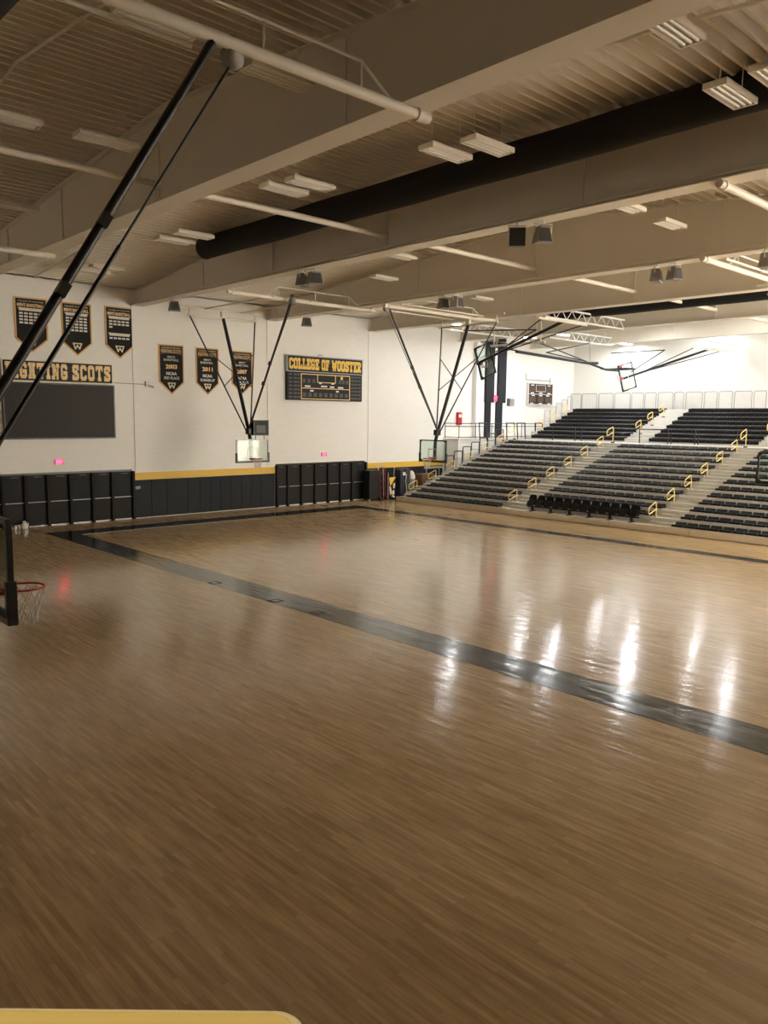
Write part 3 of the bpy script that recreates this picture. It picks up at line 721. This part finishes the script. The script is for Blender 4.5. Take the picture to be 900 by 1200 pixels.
# black guard rails along the landing
for k,(a,b) in enumerate([(31.9,30.1),(29.6,27.2),(25.4,23.5),(23.3,21.8),(21.6,19.3)]):
    tag(MB().tube([(45.6,a,Z0),(45.6,a,Z0+.86),(45.6,b,Z0+.86),(45.6,b,Z0)],.04,8).build('guard_rail',M['black']),f'low black guard rail at the front of the upper bleachers, {ORD[k]} from the scoreboard wall','guard rail','black landing guard rails')
# inverted U guards down the open end of the stands
for q,i in enumerate(range(5,12)):
    x=XF+TP*i; z=TR*(i+1)
    o=thing('end_guard',f'black U-shaped guard at the wall end of the lower bleachers, {ORD[q]} up','guard rail',(x,34.42,z),group='guards at the bleacher end')
    MB().tube([(.03,0,0),(.03,0,.93),(.08,0,.98),(.76,0,.98),(.81,0,.93),(.81,0,-.2)],.034,8).build('hoop',M['black'],o)
    MB().tube([(.03,0,.5),(.81,0,.5)],.014,6).build('mid_bar',M['black'],o)
for q,j in enumerate(range(3,8)):
    x=XU+UP*j; z=Z0+UR*(j+1)
    o=thing('end_guard',f'grey U-shaped guard at the wall end of the upper bleachers, {ORD[q]} up','guard rail',(x,34.42,z),group='guards at the bleacher end')
    MB().tube([(.03,0,0),(.03,0,.95),(.08,0,1.0),(.64,0,1.0),(.69,0,.95),(.69,0,-.2)],.022,8).build('hoop',M['grey'],o)
    mb=MB(); [mb.tube([(.1+.09*k,0,.1),(.1+.09*k,0,.98)],.006,4) for k in range(6)]; mb.build('pickets',M['grey'],o)
for q,(x,w) in enumerate([(40.8,.75),(43.7,.9),(44.9,.9),(47.0,.9)]):
    tag(MB().tube([(x+.12,34.44,Z0-.02),(x,34.44,Z0+1.15),(x+w,34.44,Z0+1.15),(x+w+.1,34.44,Z0-.02)],.04,8).build('end_guard',M['black']),f'thick black U-shaped guard beside the platform, {ORD[q]} from the padded goal side','guard rail','thick guards beside the platform')
# picket railing at the top
PY=[34.81,33.87,33.83,32.52,32.39,31.15,31.07,29.79,29.71,28.74,28.66,27.78,27.68,26.53,26.47,25.76,25.65,24.47,24.37,23.46,23.38,22.46,22.35,21.21,21.12,20.32,20.15,19.0,18.9,17.8,17.7,16.6]
for k in range(len(PY)//2):
    a,b=PY[2*k],PY[2*k+1]; z=Z0+UR*NU; x=XU+UP*NU+.3
    o=thing('railing_panel',f'rounded grey picket railing panel above the upper bleachers, {k+1} from the scoreboard wall','railing',(x,a,z),group='picket railing panels')
    w=a-b
    MB().tube([(0,-.02,0),(0,-.02,1.10),(0,-.05,1.17),(0,-.10,1.2),(0,-w+.10,1.2),(0,-w+.05,1.17),(0,-w+.02,1.10),(0,-w+.02,0)],.032,8).build('frame',M['grey'],o)
    mb=MB(); npk=max(5,int(w/.11))
    for q in range(1,npk): mb.tube([(0,-w*q/npk,.06),(0,-w*q/npk,1.19)],.007,4)
    mb.tube([(0,-.03,.08),(0,-w+.03,.08)],.014,6); mb.build('pickets',M['grey'],o)

# platform beside the stands, with railing
o=tag(MB().box(39.6,XR,35.2,YW,0,Z0).build('floor_platform',M['white']),'white raised platform between the bleachers and far wall',kind='structure')
struct('trim_20',MB().box(39.52,XR,35.12,YW,Z0,Z0+.07),M['lgrey'])
t=thing('platform_railing','thin black pipe railing along the raised platform','railing',(39.65,35.2,Z0+.07))
for z in(1.02,.82,.1): MB().tube([(0,1.25,z),(0,0,z),(9.2,0,z)],.022,8).build('rail',M['black'],t)
for x in(0,1.7,3.4,5.1,6.8,8.5): MB().tube([(x,0,0),(x,0,1.02)],.024,8).build('post',M['black'],t)
MB().tube([(0,1.25,0),(0,1.25,1.02)],.024,8).build('post',M['black'],t)
# padded column
struct('trim_21',MB().box(42.5,45.9,36.2,YW,Z0,BZ),M['white'])
for x0,x1,xa,xb,lab in((43.35,44.28,43.40,44.0,'tall black pad on the white column, left of the white strip'),(44.72,45.6,44.6,45.3,'tall black pad on the white column, right of the white strip')):
    o=thing('column_pad',lab,'column pad',(0,36.2,0),group='pads on the white column')
    MB().box(x0,x1,-.16,0,6.2,10.45).build('upper_pad',M['pad'],o,bevel=.02); MB().box(xa,xb,-.12,0,Z0+.07,6.25).build('lower_pad',M['pad'],o,bevel=.02)
    MB().box(x0+.1,x1-.1,-.14,0,10.5,10.75).build('top_box',M['black'],o)
exit_sign(44.45,6.5,36.12,'small red EXIT sign on the white strip of the padded column',.42,.4)
t=thing('extinguisher_cabinet','tall red cabinet on the far wall above the platform railing','cabinet',(41.05,YW,4.62))
MB().box(-.22,.22,-.16,0,0,.86).build('body',M['red'],t,bevel=.015); MB().box(-.15,.15,-.175,-.15,.5,.72).build('white_label',M['wvinyl'],t)
# small scoreboard on the far wall, twin wall speakers
t=thing('scoreboard','small square scoreboard with brown display windows above the platform','scoreboard',(50.15,YW,6.15))
MB().box(-1.55,1.55,-.22,0,0,1.62).build('panel',M['sbface'],t)
MB().ring([(-1.58,-.03),(1.58,-.03),(1.58,1.65),(-1.58,1.65)],[(-1.5,.05),(1.5,.05),(1.5,1.57),(-1.5,1.57)],fx,-.24,-.02).build('frame_trim',M['lgrey'],t)
mb=MB(); rect_line(mb,-.62,.62,.98,1.5,.04,-.235); mb.box(-1.5,1.5,-.232,-.2,.78,.82); mb.build('divider',M['lgrey'],t)
for x,z,w,h in((-1.05,1.15,.35,.22),(1.05,1.15,.35,.22),(0,1.24,.5,.18),(-1.0,.4,.4,.2),(0,.4,.35,.2),(1.0,.4,.4,.2)): MB().box(x-w,x+w,-.23,-.2,z-h,z+h).build('digit_window',M['dred'],t)
for x,z in((-1.05,.88),(0,.88),(1.05,.88),(-.95,.70),(0,.70),(.9,.70),(-1.1,.1),(0,.1),(1.1,.1),(-1.05,1.46),(1.05,1.46)): MB().box(x-.2,x+.2,-.236,-.2,z-.04,z+.04).build('caption_strip',M['wvinyl'],t)
mb=MB().tube([(-1.7,-.1,1.85),(1.5,-.1,1.85)],.03,6); mb.tube([(-1.7,-.1,1.8),(-1.7,-.1,2.3)],.03,6); mb.tube([(1.3,-.1,1.65),(1.3,-.1,2.1)],.03,6); mb.build('bracket',M['grey'],t)
for x,m,l in((46.15,'black','black half of the twin boxes on the wall right of the padded column'),(46.75,'grey','grey half of the twin boxes on the wall right of the padded column')):
    o=thing('wall_box',l,'wall box',(x,YW,6.0)); MB().box(-.24,.24,-.2,0,0,.55).build('cabinet',M[m],o,bevel=.02); MB().box(-.19,.19,-.215,-.19,.05,.5).build('face',M['spgrille' if m=='black' else 'speaker'],o)

# ------------------------------------------------------------------ stored gear by the bleachers
def at(x): return x
t=thing('storage_cart','tall black upright cart against the far wall by the partition','cart',(32.35,35.75,0))
MB().box(-.45,.45,-.3,.3,.12,1.86).build('body',M['black'],t,bevel=.02)
for sx in(-.35,.35):
    MB().lathe((0,0,0),[(.06,-.02),(.06,.02)],12).build('wheel',M['grey'],t,(sx,-.2,.06),(PI/2,0,0)); MB().box(sx-.02,sx+.02,-.24,-.16,.06,.13).build('caster_fork',M['grey'],t)
t=thing('hand_truck','red upright hand truck leaning beside the black cart','hand truck',(32.95,35.35,0))
mb=MB().tube([(-.22,0,.08),(-.22,.12,1.9),(-.16,.13,2.0),(.16,.13,2.0),(.22,.12,1.9),(.22,0,.08)],.028,8)
for z in(.4,.8,1.2,1.6): mb.tube([(-.22,.06*z,z),(.22,.06*z,z)],.02,6)
mb.build('frame',M['dkred'],t); MB().box(-.25,.25,-.3,0,.02,.05).build('toe_plate',M['dkred'],t)
for s in(-.28,.28): MB().lathe((0,0,0),[(.12,-.03),(.12,.03)],14).build('wheel',M['black'],t,(s,.06,.12),(0,PI/2,0))
tag(MB().tube([(32.75,35.5,0),(32.72,35.6,2.1),(32.8,35.6,2.2),(33.1,35.6,2.2),(33.14,35.6,2.1),(33.14,35.5,0)],.022,8).build('clothes_rack',M['lgrey']),'thin grey metal rack behind the red hand truck','rack')
t=thing('folded_banner','yellow and black folded banner standing by the red hand truck','banner',(33.55,35.25,0))
MB().prism([(-.22,.05),(.28,.05),(.34,1.45),(-.24,1.4)],fx,0,.05).build('black_cloth',M['cloth'],t)
MB().prism([(-.22,1.38),(.33,1.42),(-.12,.85)],fx,-.03,.0).build('yellow_corner',M['ygold'],t)
mb=MB(); mb.prism([(-.2,.85),(-.08,.8),(.02,.4),(-.12,.3)],fx,-.03,0); mb.prism([(.05,.55),(.2,.6),(.22,.35),(.08,.3)],fx,-.03,0); mb.prism([(.0,.22),(.25,.12),(.28,.2),(.1,.3)],fx,-.03,0); mb.prism([(.12,1.0),(.28,1.05),(.26,.75),(.14,.7)],fx,-.03,0); mb.build('pale_print',M['lcream'],t)
MB().tube([(-.26,.03,0),(-.26,.03,1.7)],.02,6).build('pole',M['lcream'],t); MB().tube([(.2,.05,.9),(.32,.1,2.05)],.016,6).build('pole',M['white'],t)
t=thing('mat_stack','two folded dark navy mats standing upright with white strap','mat',(34.5,35.3,0))
MB().box(-.42,-.05,-.3,.25,.02,1.88).build('mat',M['navy'],t,bevel=.04); MB().box(-.02,.42,-.33,.25,.02,1.92).build('mat',M['navy'],t,bevel=.04)
MB().tube([(-.12,-.32,1.6),(.02,-.35,1.55),(-.05,-.36,1.1),(.06,-.36,.7),(.0,-.35,.2)],.028,6).build('white_strap',M['wvinyl'],t)
MB().box(-.22,.0,-.315,-.29,1.5,1.7).build('pale_label',M['lcream'],t)
t=thing('plastic_bin','grey round bin with clear bag behind the first yellow handrail','bin',(35.45,35.5,0))
MB().lathe((0,0,0),[(.22,0),(.27,1.25),(.29,1.3),(.25,1.3)],16).build('drum',M['speaker'],t)
MB().lathe((0,0,0),[(.29,1.22),(.31,1.36),(.22,1.62),(.12,1.72)],12).build('bag',M['lens'],t)
t=thing('wooden_crate','brown plywood crate between the far wall and bleacher end','crate',(37.1,35.85,0))
mb=MB().box(-.7,.7,-.4,.4,0,1.45); mb.build('box',M['wood'],t)
mb=MB()
for s in(-.68,.6): mb.box(s,s+.08,-.43,-.4,0,1.45)
mb.box(-.7,.7,-.43,-.4,1.35,1.45); mb.build('batten',M['wood'],t)
t=thing('barrier_rail','grey horizontal barrier rail behind the bleacher end by the wall','rail',(38.2,35.6,0))
MB().box(-1.4,1.1,-.04,.04,1.78,1.92).build('beam',M['grey'],t)
for s in(-1.2,0,.9): MB().tube([(s,0,0),(s,0,1.8)],.035,8).build('post',M['grey'],t)
CUPS=(11.42,11.58,11.76,12.0); CUPY=36.22
# cups and jug by the far wall
for px,py,l in((CUPS[0],CUPY,'small white cup on the floor by the partition, farthest from the jug'),(CUPS[1],CUPY-.1,'small white cup on the floor by the partition, middle of three'),(CUPS[2],CUPY,'small white cup on the floor by the partition, nearest the jug')):
    o=thing('paper_cup',l,'cup',(px,py,0),group='cups on the floor by the partition')
    MB().lathe((0,0,0),[(.045,0),(.06,.16)],14).build('cup',M['wvinyl'],o); MB().lathe((0,0,0),[(.065,.155),(.065,.18),(.04,.185)],14).build('lid',M['white'],o)
o=thing('water_jug','white water jug on the floor by the partition','jug',(CUPS[3],CUPY,0))
MB().lathe((0,0,0),[(.13,0),(.14,.04),(.14,.20),(.07,.25)],16).build('body',M['wvinyl'],o); MB().lathe((0,0,0),[(.07,.25),(.07,.32),(.04,.34)],16).build('cap',M['white'],o)
MB().tube([(.08,0,.26),(.17,0,.23),(.17,0,.12),(.13,0,.08)],.013,6).build('handle',M['white'],o)

# ------------------------------------------------------------------ balcony edge at the camera
YAW=math.radians(46.948); PIT=math.radians(6.816); ROL=math.radians(-.583); F=923.476; HC=5.05
cy,sy=math.cos(YAW),math.sin(YAW)
fwh=Vector((cy,sy,0)); rth=Vector((sy,-cy,0))
B=Matrix(((rth.x,fwh.x,0),(rth.y,fwh.y,0),(0,0,1)))     # balcony axes: along the edge, outwards, up
def bal(x,y,z): return tuple(B@Vector((x,y,z)))
ang=math.atan2(rth.y,rth.x)
struct('floor_balcony',MB().box(-7,1.6,-2.2,.62,3.35,3.5),M['lgrey']).rotation_euler=(0,0,ang)
t=thing('parapet','yellow-capped parapet at the balcony edge, rounded at its right end','parapet',(0,0,3.5),ang)
w=lambda u,v,d:(u,v,d)
def capshape(g,xr,y0,y1,r):
    pts=[(-2.6,y0-g),(xr+g,y0-g)]
    for k in range(9):
        a=PI/2*k/8; pts.append((xr+g-r+r*math.cos(a),y1+g-r+r*math.sin(a)))
    return pts+[(-2.6,y1+g)]
CAPZ=.86
MB().prism(capshape(0,-.078,.46,.8045,.035),w,CAPZ,CAPZ+.040).build('edge_highlight',M['trim'],t,bevel=.012)  # pale strip paints the highlight along the ledge's rounded front edge
MB().prism(capshape(0,-.088,.46,.791,.030),w,CAPZ+.02,CAPZ+.044).build('cap',M['yellow'],t,bevel=.004)
MB().prism(capshape(0,-.12,.50,.74,.03),w,0,CAPZ).build('panel',M['pad'],t)

bl=bpy.data.lights.new('ledge_fill_spot','SPOT'); bl.energy=24; bl.color=(1,.88,.68); bl.spot_size=math.radians(44); bl.spot_blend=.5; bl.shadow_soft_size=.15  # unseen spot added to brighten the yellow ledge
bo=bpy.data.objects.new('ledge_fill_spot',bl); C.objects.link(bo); bo.matrix_world=Matrix.Translation(bal(-.6,-.4,6.9))@Matrix.Rotation(ang,4,'Z')@Matrix.Rotation(math.radians(22),4,'X')
# ------------------------------------------------------------------ camera, light, colour
cam=bpy.data.cameras.new('camera'); co=bpy.data.objects.new('camera',cam); C.objects.link(co)
fw=Vector((cy*math.cos(PIT),sy*math.cos(PIT),-math.sin(PIT))); rt=Vector((sy,-cy,0)); dn=fw.cross(rt)
r2=rt*math.cos(ROL)+dn*math.sin(ROL); d2=-rt*math.sin(ROL)+dn*math.cos(ROL)
mw=Matrix((( r2.x,-d2.x,-fw.x,0),(r2.y,-d2.y,-fw.y,0),(r2.z,-d2.z,-fw.z,HC),(0,0,0,1)))
co.matrix_world=mw
cam.sensor_fit='VERTICAL'; cam.sensor_height=36; cam.sensor_width=27; cam.lens=F*36/1200; cam.clip_start=.05; cam.clip_end=200
sc=bpy.context.scene; sc.camera=co
w_=bpy.data.worlds.new('world'); sc.world=w_; w_.use_nodes=True
w_.node_tree.nodes['Background'].inputs[0].default_value=(1,.92,.78,1); w_.node_tree.nodes['Background'].inputs[1].default_value=1.75
sc.view_settings.view_transform='Standard'; sc.view_settings.look='None'; sc.view_settings.gamma=1; sc.view_settings.use_curve_mapping=False
sc.view_settings.exposure=2.9
try: sc.cycles.use_denoising=True; sc.cycles.max_bounces=10; sc.cycles.diffuse_bounces=7; sc.cycles.glossy_bounces=4; sc.cycles.transparent_max_bounces=16
except Exception: pass
